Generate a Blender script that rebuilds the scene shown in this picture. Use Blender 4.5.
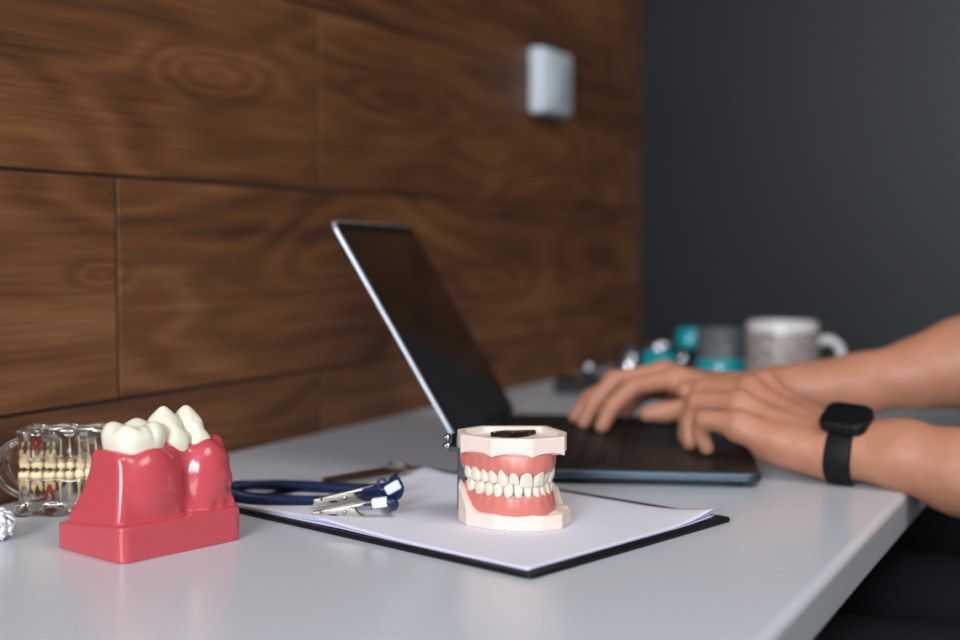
import bpy, bmesh, math, random
import numpy as np
from mathutils import Vector, Matrix
R = math.radians
random.seed(7)
for o in list(bpy.data.objects): bpy.data.objects.remove(o)
SC = bpy.context.scene
COL = SC.collection

# ------------------------------------------------------------------ camera, world, light, exposure
cam_d = bpy.data.cameras.new('camera'); cam = bpy.data.objects.new('camera', cam_d); COL.objects.link(cam)
cam.location = (0.786, 0.0, 0.95)
cam.rotation_euler = (R(90 - 3.302), 0, R(27.053))
cam_d.sensor_width = 36.0; cam_d.lens = 36.0 * 1300 / 960
cam_d.clip_start = 0.02
cam_d.dof.use_dof = True; cam_d.dof.focus_distance = 0.895; cam_d.dof.aperture_fstop = 2.8
SC.camera = cam

W = bpy.data.worlds.new('world'); SC.world = W; W.use_nodes = True
W.node_tree.nodes['Background'].inputs[0].default_value = (0.55, 0.66, 0.8, 1)
W.node_tree.nodes['Background'].inputs[1].default_value = 0.3

def area(name, loc, rot, sx, sy, power, col):
    d = bpy.data.lights.new(name, 'AREA'); d.shape = 'RECTANGLE'; d.size = sx; d.size_y = sy
    d.energy = power; d.color = col
    o = bpy.data.objects.new(name, d); o.location = loc; o.rotation_euler = rot; COL.objects.link(o); return o
# daylight through the two sashes of the window behind the camera, plus an unseen overhead fill added
area('daylight_sash', (0.58, -2.20, 1.70), (R(90), 0, 0), 0.50, 1.0, 48, (0.86, 0.93, 1.0))
area('daylight_sash', (1.18, -2.20, 1.70), (R(90), 0, 0), 0.50, 1.0, 48, (0.86, 0.93, 1.0))
area('added_fill_light', (1.7, 0.3, 2.55), (0, 0, 0), 1.1, 1.1, 21, (1.0, 0.96, 0.93))
SC.view_settings.view_transform = 'Standard'
SC.view_settings.look = 'None'
SC.view_settings.exposure = 0.0
SC.view_settings.gamma = 1.0
SC.view_settings.use_curve_mapping = False

# ------------------------------------------------------------------ helpers
def lin(c):
    r = []
    for x in c[:3]:
        x = x / 255.0
        r.append(x / 12.92 if x <= 0.04045 else ((x + 0.055) / 1.055) ** 2.4)
    return (*r, 1.0)

def mat(name, col, rough=0.5, metal=0.0, trans=0.0, ior=1.5, sss=0.0, sssr=(1, .3, .2), sscale=0.005, coat=0.0,
        var=0.0, vscale=40.0, bump=0.0, bscale=200.0, alpha=1.0, emit=None, estr=0.0, spec=0.5):
    m = bpy.data.materials.new(name); m.use_nodes = True
    nt = m.node_tree; b = nt.nodes['Principled BSDF']
    b.inputs['Base Color'].default_value = lin(col)
    b.inputs['Roughness'].default_value = rough; b.inputs['Metallic'].default_value = metal
    b.inputs['Transmission Weight'].default_value = trans; b.inputs['IOR'].default_value = ior
    b.inputs['Specular IOR Level'].default_value = spec
    b.inputs['Coat Weight'].default_value = coat; b.inputs['Coat Roughness'].default_value = 0.06
    if sss:
        b.inputs['Subsurface Weight'].default_value = sss
        b.inputs['Subsurface Radius'].default_value = sssr
        b.inputs['Subsurface Scale'].default_value = sscale
    if emit:
        b.inputs['Emission Color'].default_value = lin(emit); b.inputs['Emission Strength'].default_value = estr
    tc = None
    if var or bump:
        tc = nt.nodes.new('ShaderNodeTexCoord')
    if var:
        n = nt.nodes.new('ShaderNodeTexNoise'); n.inputs['Scale'].default_value = vscale; n.inputs['Detail'].default_value = 4
        nt.links.new(tc.outputs['Object'], n.inputs['Vector'])
        mx = nt.nodes.new('ShaderNodeMix'); mx.data_type = 'RGBA'
        c = lin(col)
        mx.inputs[6].default_value = (*[max(0, x * (1 - var)) for x in c[:3]], 1)
        mx.inputs[7].default_value = (*[min(1, x * (1 + var)) for x in c[:3]], 1)
        nt.links.new(n.outputs['Fac'], mx.inputs[0]); nt.links.new(mx.outputs[2], b.inputs['Base Color'])
    if bump:
        n = nt.nodes.new('ShaderNodeTexNoise'); n.inputs['Scale'].default_value = bscale; n.inputs['Detail'].default_value = 3
        nt.links.new(tc.outputs['Object'], n.inputs['Vector'])
        bp = nt.nodes.new('ShaderNodeBump'); bp.inputs['Strength'].default_value = bump; bp.inputs['Distance'].default_value = 0.002
        nt.links.new(n.outputs['Fac'], bp.inputs['Height']); nt.links.new(bp.outputs[0], b.inputs['Normal'])
    return m

def link(name, me, m=None, parent=None, smooth=False, loc=None, rot=None):
    o = bpy.data.objects.new(name, me); COL.objects.link(o)
    if m is not None:
        for x in (m if isinstance(m, (list, tuple)) else [m]): me.materials.append(x)
    if parent is not None: o.parent = parent
    if smooth:
        for p in me.polygons: p.use_smooth = True
    if loc is not None: o.location = loc
    if rot is not None: o.rotation_euler = rot
    return o

def from_bm(name, bm, m=None, parent=None, smooth=False, **k):
    me = bpy.data.meshes.new(name); bmesh.ops.recalc_face_normals(bm, faces=bm.faces); bm.to_mesh(me); bm.free()
    return link(name, me, m, parent, smooth, **k)

def from_data(name, vs, fs, m=None, parent=None, smooth=True, **k):
    me = bpy.data.meshes.new(name); me.from_pydata([tuple(map(float, v)) for v in vs], [], [tuple(map(int, f)) for f in fs]); me.update()
    return link(name, me, m, parent, smooth, **k)

def bx(bm, lo, hi, bev=0.0, seg=2, mtx=None):
    r = bmesh.ops.create_cube(bm, size=1.0); vs = r['verts']
    c = [(a + b) / 2 for a, b in zip(lo, hi)]; s = [abs(b - a) for a, b in zip(lo, hi)]
    bmesh.ops.scale(bm, vec=s, verts=vs); bmesh.ops.translate(bm, vec=c, verts=vs)
    if bev > 0:
        es = list({e for v in vs for e in v.link_edges})
        g = bmesh.ops.bevel(bm, geom=es, offset=bev, segments=seg, affect='EDGES', profile=0.5)
        vs = list({v for f in g['faces'] for v in f.verts} | {v for v in vs if v.is_valid})
    if mtx is not None: bmesh.ops.transform(bm, matrix=mtx, verts=[v for v in vs if v.is_valid])
    return bm

def lathe(bm, prof, n=40, mtx=None):
    """prof: list of (r, z) closed on the axis when r == 0"""
    rings = []
    for r, z in prof:
        if r <= 1e-9: rings.append([bm.verts.new((0, 0, z))])
        else: rings.append([bm.verts.new((r * math.cos(2 * math.pi * i / n), r * math.sin(2 * math.pi * i / n), z)) for i in range(n)])
    for a, b in zip(rings[:-1], rings[1:]):
        for i in range(n):
            j = (i + 1) % n
            if len(a) == 1 and len(b) == 1: continue
            if len(a) == 1: bm.faces.new((a[0], b[i], b[j]))
            elif len(b) == 1: bm.faces.new((a[i], a[j], b[0]))
            else: bm.faces.new((a[i], a[j], b[j], b[i]))
    if mtx is not None: bmesh.ops.transform(bm, matrix=mtx, verts=[v for rg in rings for v in rg])
    return bm

def cyl(bm, p, q, r, n=20, bev=0.0, r2=None):
    p = Vector(p); q = Vector(q); d = q - p; L = d.length
    M = Matrix.Translation(p) @ d.to_track_quat('Z', 'Y').to_matrix().to_4x4()
    r2 = r if r2 is None else r2
    prof = [(0, 0), (r - bev, 0), (r, bev), (r2, L - bev), (r2 - bev, L), (0, L)] if bev else [(0, 0), (r, 0), (r2, L), (0, L)]
    return lathe(bm, prof, n, M)

def catmull(pts, n=10, closed=False):
    P = [np.array(p, float) for p in pts]; out = []
    N = len(P)
    for i in range(N if closed else N - 1):
        g = (lambda k: P[k % N]) if closed else (lambda k: P[min(max(k, 0), N - 1)])
        a, b, c, d = g(i - 1), g(i), g(i + 1), g(i + 2)
        for k in range(n):
            t = k / n
            out.append(0.5 * ((2 * b) + (-a + c) * t + (2 * a - 5 * b + 4 * c - d) * t * t + (-a + 3 * b - 3 * c + d) * t ** 3))
    if not closed: out.append(P[-1])
    return out

def tube(bm, pts, rad, n=10, caps=True):
    """pts: list of points, rad: number or function of index"""
    P = [Vector(p) for p in pts]; up = Vector((0, 0, 1)); rings = []
    for i, p in enumerate(P):
        t = (P[min(i + 1, len(P) - 1)] - P[max(i - 1, 0)]).normalized()
        s = t.cross(up)
        if s.length < 1e-3: s = t.cross(Vector((1, 0, 0)))
        s.normalize(); w = s.cross(t).normalized()
        r = rad(i) if callable(rad) else rad
        rings.append([bm.verts.new(p + (s * math.cos(2 * math.pi * k / n) + w * math.sin(2 * math.pi * k / n)) * r) for k in range(n)])
    for a, b in zip(rings[:-1], rings[1:]):
        for k in range(n):
            j = (k + 1) % n; bm.faces.new((a[k], a[j], b[j], b[k]))
    if caps:
        bm.faces.new(rings[0]); bm.faces.new(list(reversed(rings[-1])))
    return bm

def prism(bm, pts, z0, z1, mtx=None):
    a = [bm.verts.new((x, y, z0)) for x, y in pts]; b = [bm.verts.new((x, y, z1)) for x, y in pts]
    bm.faces.new(list(reversed(a))); bm.faces.new(b)
    n = len(pts)
    for i in range(n): bm.faces.new((a[i], a[(i + 1) % n], b[(i + 1) % n], b[i]))
    if mtx is not None: bmesh.ops.transform(bm, matrix=mtx, verts=a + b)
    return bm

def empty(name, loc=(0, 0, 0), rz=0.0):
    o = bpy.data.objects.new(name, None); COL.objects.link(o); o.location = loc; o.rotation_euler = (0, 0, rz)
    o.empty_display_size = 0.02
    return o

def tag(o, label=None, cat=None, group=None, kind=None):
    if label: o['label'] = label
    if cat: o['category'] = cat
    if group: o['group'] = group
    if kind: o['kind'] = kind
    return o

def thing(name, label, cat, loc=(0, 0, 0), rz=0.0, group=None):
    return tag(empty(name, loc, rz), label, cat, group)

def bevel_mod(o, w, seg=2, ang=35):
    m = o.modifiers.new('bevel', 'BEVEL'); m.width = w; m.segments = seg; m.limit_method = 'ANGLE'; m.angle_limit = R(ang)
    m.harden_normals = False
    return o

# ---- implicit surfaces: smooth unions turned into meshes by surface nets, block by block
def smin(a, b, k):
    h = np.clip(0.5 + 0.5 * (b - a) / k, 0, 1); return b * (1 - h) + a * h - k * h * (1 - h)
def smax(a, b, k): return -smin(-a, -b, k)

def nets(f, lo, hi, h, skip=1.7, select=None, relax=1):
    B = 16; lo = np.array(lo, float); hi = np.array(hi, float)
    nb = np.ceil((hi - lo) / (h * B)).astype(int); NC = nb * B + 1
    r = B * h * 0.5 * math.sqrt(3)
    bi = np.stack(np.meshgrid(*[np.arange(n) for n in nb], indexing='ij'), -1).reshape(-1, 3)
    cen = lo + (bi + 0.5) * B * h
    act = bi[np.abs(f(cen)) < r * skip + h]
    g = np.arange(B + 1)
    G = np.stack(np.meshgrid(g, g, g, indexing='ij'), -1)
    ids, pos, quads = [], [], []
    corners = np.array([[i, j, k] for i in (0, 1) for j in (0, 1) for k in (0, 1)])
    edges = [(a, b) for a in range(8) for b in range(a + 1, 8) if np.abs(corners[a] - corners[b]).sum() == 1]
    key = lambda c: (c[..., 0] * NC[1] + c[..., 1]) * NC[2] + c[..., 2]
    for b in act:
        org = b * B
        P = lo + (G + org) * h
        ff = select(lo + (b + 0.5) * B * h, r) if select else f
        V = ff(P.reshape(-1, 3)).reshape(B + 1, B + 1, B + 1)
        S = V < 0
        if S.all() or not S.any(): continue
        c8 = np.stack([V[c[0]:B + c[0], c[1]:B + c[1], c[2]:B + c[2]] for c in corners], -1)
        s8 = c8 < 0; mix = s8.any(-1) & ~s8.all(-1)
        idx = np.argwhere(mix); v8 = c8[mix]
        acc = np.zeros((len(idx), 3)); cnt = np.zeros(len(idx))
        for a, e in edges:
            cr = (v8[:, a] < 0) != (v8[:, e] < 0)
            t = np.where(cr, v8[:, a] / np.where(cr, v8[:, a] - v8[:, e], 1), 0)
            acc += cr[:, None] * (corners[a] + t[:, None] * (corners[e] - corners[a])); cnt += cr
        p = lo + (idx + org + acc / cnt[:, None]) * h
        ids.append(key(idx + org)); pos.append(p)
        for ax in range(3):
            u, w = (ax + 1) % 3, (ax + 2) % 3
            sl0 = [slice(0, B)] * 3; sl1 = [slice(0, B)] * 3; sl1[ax] = slice(1, B + 1)
            A, C = S[tuple(sl0)], S[tuple(sl1)]
            for sgn, mk in ((1, A & ~C), (-1, ~A & C)):
                e = np.argwhere(mk)
                if not len(e): continue
                e = e + org
                du = np.zeros(3, int); du[u] = 1; dw = np.zeros(3, int); dw[w] = 1
                q = np.stack([key(e - du - dw), key(e - dw), key(e), key(e - du)], -1)
                quads.append(q if sgn > 0 else q[:, ::-1])
    ids = np.concatenate(ids); pos = np.concatenate(pos); quads = np.concatenate(quads)
    o = np.argsort(ids); sid = ids[o]
    j = np.searchsorted(sid, quads); j = np.clip(j, 0, len(sid) - 1)
    ok = (sid[j] == quads).all(1)
    F = o[j[ok]]
    for _ in range(relax):                                 # light smoothing of the net
        acc = np.zeros_like(pos); cnt = np.zeros(len(pos))
        for a, e in ((0, 1), (1, 2), (2, 3), (3, 0)):
            np.add.at(acc, F[:, a], pos[F[:, e]]); np.add.at(cnt, F[:, a], 1)
            np.add.at(acc, F[:, e], pos[F[:, a]]); np.add.at(cnt, F[:, e], 1)
        m = cnt > 0; pos[m] = 0.5 * pos[m] + 0.5 * acc[m] / cnt[m][:, None]
    return pos, F

def net_mesh(name, vs, fs, m, parent=None, scale=1.0, **k):
    me = bpy.data.meshes.new(name)
    vs = np.asarray(vs) * scale
    me.vertices.add(len(vs)); me.vertices.foreach_set('co', vs.astype(np.float32).ravel())
    me.loops.add(len(fs) * 4); me.loops.foreach_set('vertex_index', fs.astype(np.int32).ravel())
    me.polygons.add(len(fs)); me.polygons.foreach_set('loop_start', np.arange(0, len(fs) * 4, 4, dtype=np.int32))
    me.polygons.foreach_set('loop_total', np.full(len(fs), 4, dtype=np.int32))
    me.update(calc_edges=True); me.validate()
    return link(name, me, m, parent, True, **k)

def caps(P, a, b, ra, rb):
    a = np.array(a, float); b = np.array(b, float); ab = b - a; L = ab @ ab
    t = np.clip(((P - a) @ ab) / L, 0, 1)
    return np.linalg.norm(P - a - t[:, None] * ab, axis=1) - (ra + (rb - ra) * t)
def ell(P, c, r):
    q = (P - np.array(c)) / np.array(r); n = np.linalg.norm(q, axis=1)
    return (n - 1) * min(r) * np.clip(n, .6, 1.6) ** 0 
def sbox(P, c, hsz, rr):
    q = np.abs(P - np.array(c)) - (np.array(hsz) - rr)
    return np.linalg.norm(np.maximum(q, 0), axis=1) + np.minimum(q.max(1), 0) - rr
def poly2(X, Y, pts):
    """signed distance to a closed polygon in the plane"""
    d = np.full(X.shape, 1e9); s = np.ones(X.shape); n = len(pts)
    for i in range(n):
        x0, y0 = pts[i]; x1, y1 = pts[i - 1]
        ex, ey = x1 - x0, y1 - y0; wx, wy = X - x0, Y - y0
        t = np.clip((wx * ex + wy * ey) / (ex * ex + ey * ey), 0, 1)
        d = np.minimum(d, (wx - ex * t) ** 2 + (wy - ey * t) ** 2)
        c1 = Y >= y0; c2 = Y < y1; c3 = ex * wy > ey * wx
        s = np.where((c1 & c2 & c3) | (~c1 & ~c2 & ~c3), -s, s)
    return s * np.sqrt(d)
def sstep(a, b, x):
    t = np.clip((x - a) / (b - a), 0, 1); return t * t * (3 - 2 * t)

# ------------------------------------------------------------------ materials
M_desk = mat('white_laminate', (208, 215, 224), rough=0.23, bump=0.02, bscale=600)
M_wall_dark = mat('dark_blue_grey_paint', (16, 21, 25), rough=0.46, spec=0.33, bump=0.08, bscale=300, var=0.04, vscale=3)
M_wall_grey = mat('pale_grey_paint', (150, 152, 154), rough=0.85, bump=0.05, bscale=200)
M_floor = mat('dark_floor', (30, 32, 34), rough=0.5, var=0.2, vscale=6)
M_ceiling = mat('white_ceiling', (190, 190, 188), rough=0.9, bump=0.03)
M_black = mat('black_plastic', (10, 12, 15), rough=0.5, spec=.3, bump=0.02, bscale=900)
M_paper = mat('white_paper', (228, 228, 240), rough=0.8, bump=0.04, bscale=120)
M_paper_lilac = mat('lilac_paper', (190, 185, 225), rough=0.8, bump=0.04, bscale=120)
M_steel = mat('bright_steel', (168, 162, 152), rough=0.28, metal=1.0)
M_brass = mat('warm_steel', (176, 150, 120), rough=0.3, metal=1.0)
M_dark_steel = mat('blue_grey_steel', (105, 118, 128), rough=0.35, metal=1.0)
M_blue = mat('dark_blue_plastic', (10, 34, 76), rough=0.35, coat=0.2)
M_white_plastic = mat('white_plastic', (228, 236, 246), rough=0.35)
M_plaster = mat('cream_pink_resin', (238, 218, 206), rough=0.45, sss=0.15, sscale=0.004, bump=0.03, bscale=500)
M_gum = mat('denture_gum', (214, 126, 114), rough=0.34, sss=0.15, sscale=0.003, var=0.10, vscale=60, bump=0.05, bscale=300)
M_tooth = mat('ivory_tooth', (236, 226, 206), rough=0.25, sss=0.2, sssr=(1, .85, .6), sscale=0.003)
M_tooth_big = mat('cream_tooth', (240, 234, 214), rough=0.16, sss=0.25, sssr=(1, .85, .6), sscale=0.006, var=0.03, vscale=80)
M_pink = mat('glossy_pink_resin', (200, 78, 88), rough=0.19, sss=0.15, sscale=0.006, coat=0.15, var=0.05, vscale=15)
M_yel_tooth = mat('yellow_ivory_tooth', (236, 214, 172), rough=0.3, sss=0.15, sssr=(1, .8, .5), sscale=0.003)
M_root = mat('amber_root', (214, 184, 134), rough=0.35)
M_red = mat('red_nerve', (170, 36, 40), rough=0.3)
M_clear = mat('clear_acrylic', (250, 246, 236), rough=0.03, trans=1.0, ior=1.42)
M_cotton = mat('white_tissue', (235, 236, 240), rough=0.9, bump=0.3, bscale=150)
M_alu = mat('space_grey_aluminium', (84, 96, 106), rough=0.45, metal=1.0)
M_alu_bright = mat('bright_aluminium_rim', (215, 218, 228), rough=0.3, metal=0.6)
M_deck = mat('dark_deck', (32, 30, 32), rough=0.45, metal=0.0, spec=.3)
M_key = mat('black_key', (14, 14, 15), rough=0.5)
M_screen = mat('black_glass', (8, 9, 10), rough=0.09, coat=0.3)
M_skin = mat('skin', (188, 130, 102), rough=0.52, sss=0.15, sscale=0.006, var=0.20, vscale=42, bump=0.5, bscale=90)
M_nail = mat('finger_nail', (222, 170, 150), rough=0.25)
M_rubber = mat('black_rubber', (8, 9, 11), rough=0.6, spec=.3)
M_watch = mat('watch_glass', (6, 6, 8), rough=0.08, coat=0.5)
M_shirt = mat('navy_cotton', (14, 17, 26), rough=0.9, bump=0.2, bscale=500)
M_jeans = mat('dark_blue_denim', (6, 10, 19), rough=0.9, var=0.2, vscale=300, bump=0.2, bscale=500)
M_hair = mat('dark_brown_hair', (40, 28, 20), rough=0.6, bump=0.5, bscale=150)
M_shoe = mat('black_leather', (18, 18, 19), rough=0.4)
M_ceramic = mat('white_ceramic', (226, 224, 224), rough=0.2, coat=0.3)
M_teal = mat('teal_plastic', (0, 150, 160), rough=0.25, coat=0.4)
M_teal_liquid = mat('teal_gel', (0, 140, 150), rough=0.2)
M_chrome = mat('chrome', (170, 170, 174), rough=0.14, metal=1.0)
M_clear2 = mat('clear_plastic', (240, 244, 246), rough=0.08, trans=0.9, ior=1.3)
M_switch = mat('white_switch_plastic', (210, 220, 230), rough=0.4)
M_switch_face = mat('bounce_lifted_switch_plate', (232, 244, 250), rough=0.35)  # face colour lifted towards white to stand in for bounce light

def wood_material():
    m = bpy.data.materials.new('walnut_plank'); m.use_nodes = True; nt = m.node_tree; N = nt.nodes; L = nt.links
    b = N['Principled BSDF']
    tc = N.new('ShaderNodeTexCoord'); at = N.new('ShaderNodeAttribute'); at.attribute_name = 'plank'
    sep = N.new('ShaderNodeSeparateXYZ'); L.new(tc.outputs['Object'], sep.inputs[0])
    def math_(op, a, bb=None):
        n = N.new('ShaderNodeMath'); n.operation = op
        for i, x in enumerate((a, bb)):
            if x is None: continue
            if isinstance(x, (int, float)): n.inputs[i].default_value = x
            else: L.new(x, n.inputs[i])
        return n.outputs[0]
    def vec(y, z, k):
        c = N.new('ShaderNodeCombineXYZ'); L.new(math_('MULTIPLY', at.outputs['Fac'], k), c.inputs[0])
        L.new(math_('MULTIPLY', sep.outputs[1], y), c.inputs[1]); L.new(math_('MULTIPLY', sep.outputs[2], z), c.inputs[2]); return c.outputs[0]
    def noise(v, s, d=3, dist=0.0):
        n = N.new('ShaderNodeTexNoise'); n.inputs['Scale'].default_value = s; n.inputs['Detail'].default_value = d; n.inputs['Distortion'].default_value = dist
        L.new(v, n.inputs['Vector']); return n.outputs['Fac']
    def ramp(fac, stops):
        r = N.new('ShaderNodeValToRGB'); e = r.color_ramp.elements
        while len(e) < len(stops): e.new(0.5)
        for el, (p, c) in zip(e, stops): el.position = p; el.color = lin(c) if len(c) == 3 else c
        L.new(fac, r.inputs[0]); return r.outputs[0]
    big = noise(vec(1.6, 8.5, 31.0), 1.3, 1.4, 0.2)
    for (ky, kz, sy, sz, A) in ((0.985, 1.110, .085, .020, .34), (1.175, 0.930, .10, .022, -.26), (0.835, 0.925, .03, .010, .2), (1.33, 1.13, .10, .02, .22)):
        a = math_('POWER', math_('DIVIDE', math_('SUBTRACT', sep.outputs[1], ky), sy), 2.0)
        c = math_('POWER', math_('DIVIDE', math_('SUBTRACT', sep.outputs[2], kz), sz), 2.0)
        e = math_('MULTIPLY', math_('EXPONENT', math_('MULTIPLY', math_('ADD', a, c), -1.0)), A)
        big = math_('ADD', big, e)
    rings = math_('SINE', math_('MULTIPLY', big, 52.0))
    rings = math_('ADD', math_('MULTIPLY', rings, 0.5), 0.5)
    fine = noise(vec(6.0, 260.0, 17.0), 1.0, 4, 0.2)
    fine2 = noise(vec(30.0, 500.0, 11.0), 1.0, 3, 0.0)
    patch = noise(vec(2.0, 15.0, 23.0), 1.0, 3, 0.5)
    f = math_('ADD', math_('MULTIPLY', rings, 0.13), math_('MULTIPLY', patch, 0.60))
    f = math_('ADD', f, math_('MULTIPLY', fine, 0.34))
    f = math_('ADD', f, math_('MULTIPLY', fine2, 0.20))
    f = math_('ADD', f, math_('MULTIPLY', at.outputs['Fac'], 0.05))
    col = ramp(f, [(0.36, (46, 30, 21)), (0.52, (92, 58, 34)), (0.68, (121, 76, 43)), (0.90, (150, 104, 64))])
    L.new(col, b.inputs['Base Color'])
    b.inputs['Roughness'].default_value = 0.55
    bp = N.new('ShaderNodeBump'); bp.inputs['Strength'].default_value = 0.4; bp.inputs['Distance'].default_value = 0.0012
    L.new(math_('ADD', math_('MULTIPLY', fine, 0.7), math_('MULTIPLY', fine2, 0.5)), bp.inputs['Height'])
    L.new(bp.outputs[0], b.inputs['Normal'])
    return m
M_wood = wood_material()
M_grout = mat('dark_joint', (48, 30, 28), rough=0.8)

# ------------------------------------------------------------------ room shell
YB, YF, XR, ZC = 2.155, -2.25, 3.4, 2.6
def struct(o): o['kind'] = 'structure'; return o
bm = bmesh.new(); bx(bm, (-0.1, YF - 0.1, -0.1), (XR + 0.1, YB + 0.1, 0)); struct(from_bm('floor', bm, M_floor))
bm = bmesh.new(); bx(bm, (-0.1, YF - 0.1, ZC), (XR + 0.1, YB + 0.1, ZC + 0.1)); struct(from_bm('ceiling', bm, M_ceiling))
bm = bmesh.new(); bx(bm, (0, YB, 0), (XR, YB + 0.1, ZC)); struct(from_bm('wall_back', bm, M_wall_dark))
bm = bmesh.new(); bx(bm, (XR, YF, 0), (XR + 0.1, YB, ZC)); struct(from_bm('wall_right', bm, M_wall_grey))
# front wall with an opening for the window behind the camera
bm = bmesh.new()
wx0, wx1, wz0, wz1 = 0.28, 1.48, 1.15, 2.25
for lo, hi in (((-0.1, YF - 0.1, 0), (wx0, YF, ZC)), ((wx1, YF - 0.1, 0), (XR, YF, ZC)), ((wx0, YF - 0.1, 0), (wx1, YF, wz0)), ((wx0, YF - 0.1, wz1), (wx1, YF, ZC))): bx(bm, lo, hi)
struct(from_bm('wall_front', bm, M_wall_grey))
bm = bmesh.new()
for lo, hi in (((wx0, YF - 0.08, wz0), (wx0 + .05, YF, wz1)), ((wx1 - .05, YF - 0.08, wz0), (wx1, YF, wz1)), ((.85, YF - 0.08, wz0), (.91, YF, wz1)),
               ((wx0, YF - 0.08, wz0), (wx1, YF, wz0 + .05)), ((wx0, YF - 0.08, wz1 - .05), (wx1, YF, wz1))): bx(bm, lo, hi, 0.004)
struct(from_bm('window_1', bm, M_white_plastic))

# wood wall: every plank is a bevelled board of the one wall mesh
bm = bmesh.new()
bx(bm, (-0.1, YF, 0), (-0.0016, YB, ZC))
n_back = len(bm.faces)
PH = 0.1922; Z0 = 0.8165; rows = []
ids = [0.0] * n_back
rnd = random.Random(4)
for r_ in range(-5, 10):
    z0 = Z0 + r_ * PH; z1 = z0 + PH
    z0 = max(z0, 0.0); z1 = min(z1, ZC)
    if z1 - z0 < 0.01: continue
    joint = 0.854 if r_ % 2 == 0 else 1.1625
    y = joint - 1.2 * 4
    while y < YB:
        a, b = max(y, YF), min(y + 1.2, YB + .01)
        if b - a > 0.005:
            before = len(bm.faces)
            g = 0.0015
            bx(bm, (-0.003, a + g, z0 + g), (0.0, b - g, z1 - g), 0.0008, 1)
            v = rnd.random()
            ids += [v] * (len(bm.faces) - before)
        y += 1.2
me = bpy.data.meshes.new('wall_left'); bmesh.ops.recalc_face_normals(bm, faces=bm.faces); bm.faces.ensure_lookup_table()
for i, f in enumerate(bm.faces): f.material_index = 1 if i < n_back or abs(f.normal.x) < 0.2 else 0
bm.to_mesh(me); bm.free()
at = me.attributes.new('plank', 'FLOAT', 'FACE'); at.data.foreach_set('value', ids[:len(me.polygons)] + [0.0] * max(0, len(me.polygons) - len(ids)))
me.materials.append(M_wood); me.materials.append(M_grout)
wl = bpy.data.objects.new('wall_left', me); COL.objects.link(wl); struct(wl)

# unseen overhead panel, added as the source of the soft fill
cl = thing('added_fill_panel', 'square white fill panel added on the unseen ceiling', 'ceiling light', (1.7, 0.3, 2.6))
bm = bmesh.new()
for lo, hi in (((-.6, -.6, -.04), (.6, -.56, 0)), ((-.6, .56, -.04), (.6, .6, 0)), ((-.6, -.56, -.04), (-.56, .56, 0)), ((.56, -.56, -.04), (.6, .56, 0))): bx(bm, lo, hi, .004)
from_bm('frame', bm, M_white_plastic, cl)
bm = bmesh.new(); bx(bm, (-.56, -.56, -.03), (.56, .56, -.005)); from_bm('diffuser', bm, mat('fill_diffuser', (240, 238, 230), emit=(255, 240, 220), estr=1.0), cl)  # glowing face of the added fill panel

# ------------------------------------------------------------------ desk
DZ = 0.75
desk = thing('desk', 'long white laminate desk with rounded edge along the wood wall', 'desk', (0.31, 0.9, 0))
def dl(o): o.location = (-0.31, -0.9, 0); return o
bm = bmesh.new(); bx(bm, (0.0015, -0.4, DZ - 0.034), (0.620, 2.15, DZ), 0.0065, 5)
dt = dl(from_bm('desktop', bm, M_desk, desk, True)); 
for p in dt.data.polygons: p.use_smooth = p.area < 0.01
for y0 in (-0.39, 2.05):
    bm = bmesh.new(); bx(bm, (0.02, y0, 0.0), (0.56, y0 + 0.03, DZ - 0.0345), 0.002, 1); dl(from_bm('side_panel', bm, M_black, desk))
bm = bmesh.new(); bx(bm, (0.02, -0.35, 0.35), (0.035, 2.04, DZ - 0.035), 0.001, 1); dl(from_bm('back_panel', bm, M_black, desk))

# ------------------------------------------------------------------ thermostat / switch on the wood wall
sw = thing('wall_switch', 'square white light switch box mounted high on the wood wall', 'light switch', (0, 1.738, 1.184))
bm = bmesh.new(); bx(bm, (0.0003, -.048, -.046), (.024, .048, .046), .004, 3); from_bm('body', bm, M_switch, sw, True)
bm = bmesh.new(); bx(bm, (.024, -.045, -.043), (.028, .045, .043), .003, 3); from_bm('face_plate', bm, M_switch_face, sw, True)
bm = bmesh.new(); bx(bm, (.028, -.022, -.030), (.031, .024, .022), .002, 2); from_bm('rocker', bm, M_switch, sw, True)

# ------------------------------------------------------------------ clipboard and paper
CR = R(-15.55)
BT = DZ + 0.0032
cb = thing('clipboard', 'black clipboard lying on the white desk under the papers', 'clipboard', (0.339, 0.848, DZ), CR)
bm = bmesh.new()
def rrect(x0, y0, x1, y1, r, n=6):
    out = []
    for cx, cy, a0 in ((x1 - r, y0 + r, -90), (x1 - r, y1 - r, 0), (x0 + r, y1 - r, 90), (x0 + r, y0 + r, 180)):
        for i in range(n + 1):
            a = R(a0 + 90 * i / n); out.append((cx + r * math.cos(a), cy + r * math.sin(a)))
    return out
prism(bm, rrect(-.162, -.113, .162, .113, .006), 0.0002, 0.0032)
bevel_mod(from_bm('board', bm, M_black, cb), .0008, 2)
cl = empty('clip', (-.151, .030, .0032)); cl.parent = cb; cl.scale = (1, .70, .85)
bm = bmesh.new(); bx(bm, (-.007, -.055, 0), (.010, .055, .0012), .0005, 1); bx(bm, (-.005, -.05, .0012), (.000, .05, .007), .001, 2)
o = from_bm('clip_base', bm, M_brass, cl)
bm = bmesh.new(); bx(bm, (0.0, -.052, .0062), (.022, .052, .0074), .0005, 1); bx(bm, (.017, -.052, .0022), (.024, .052, .0068), .001, 1)
o = from_bm('jaw_plate', bm, M_steel, cl)
bm = bmesh.new(); tube(bm, catmull([(.004, .048, .008), (-.002, .058, .010), (.006, .070, .0085), (.020, .066, .007), (.022, .05, .0075)], 8), .0013, 8)
from_bm('wire_loop', bm, M_brass, cl, True)
bm = bmesh.new(); cyl(bm, (.145, -.103, .0032), (.145, -.103, .0038), .0022, 16); 
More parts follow.
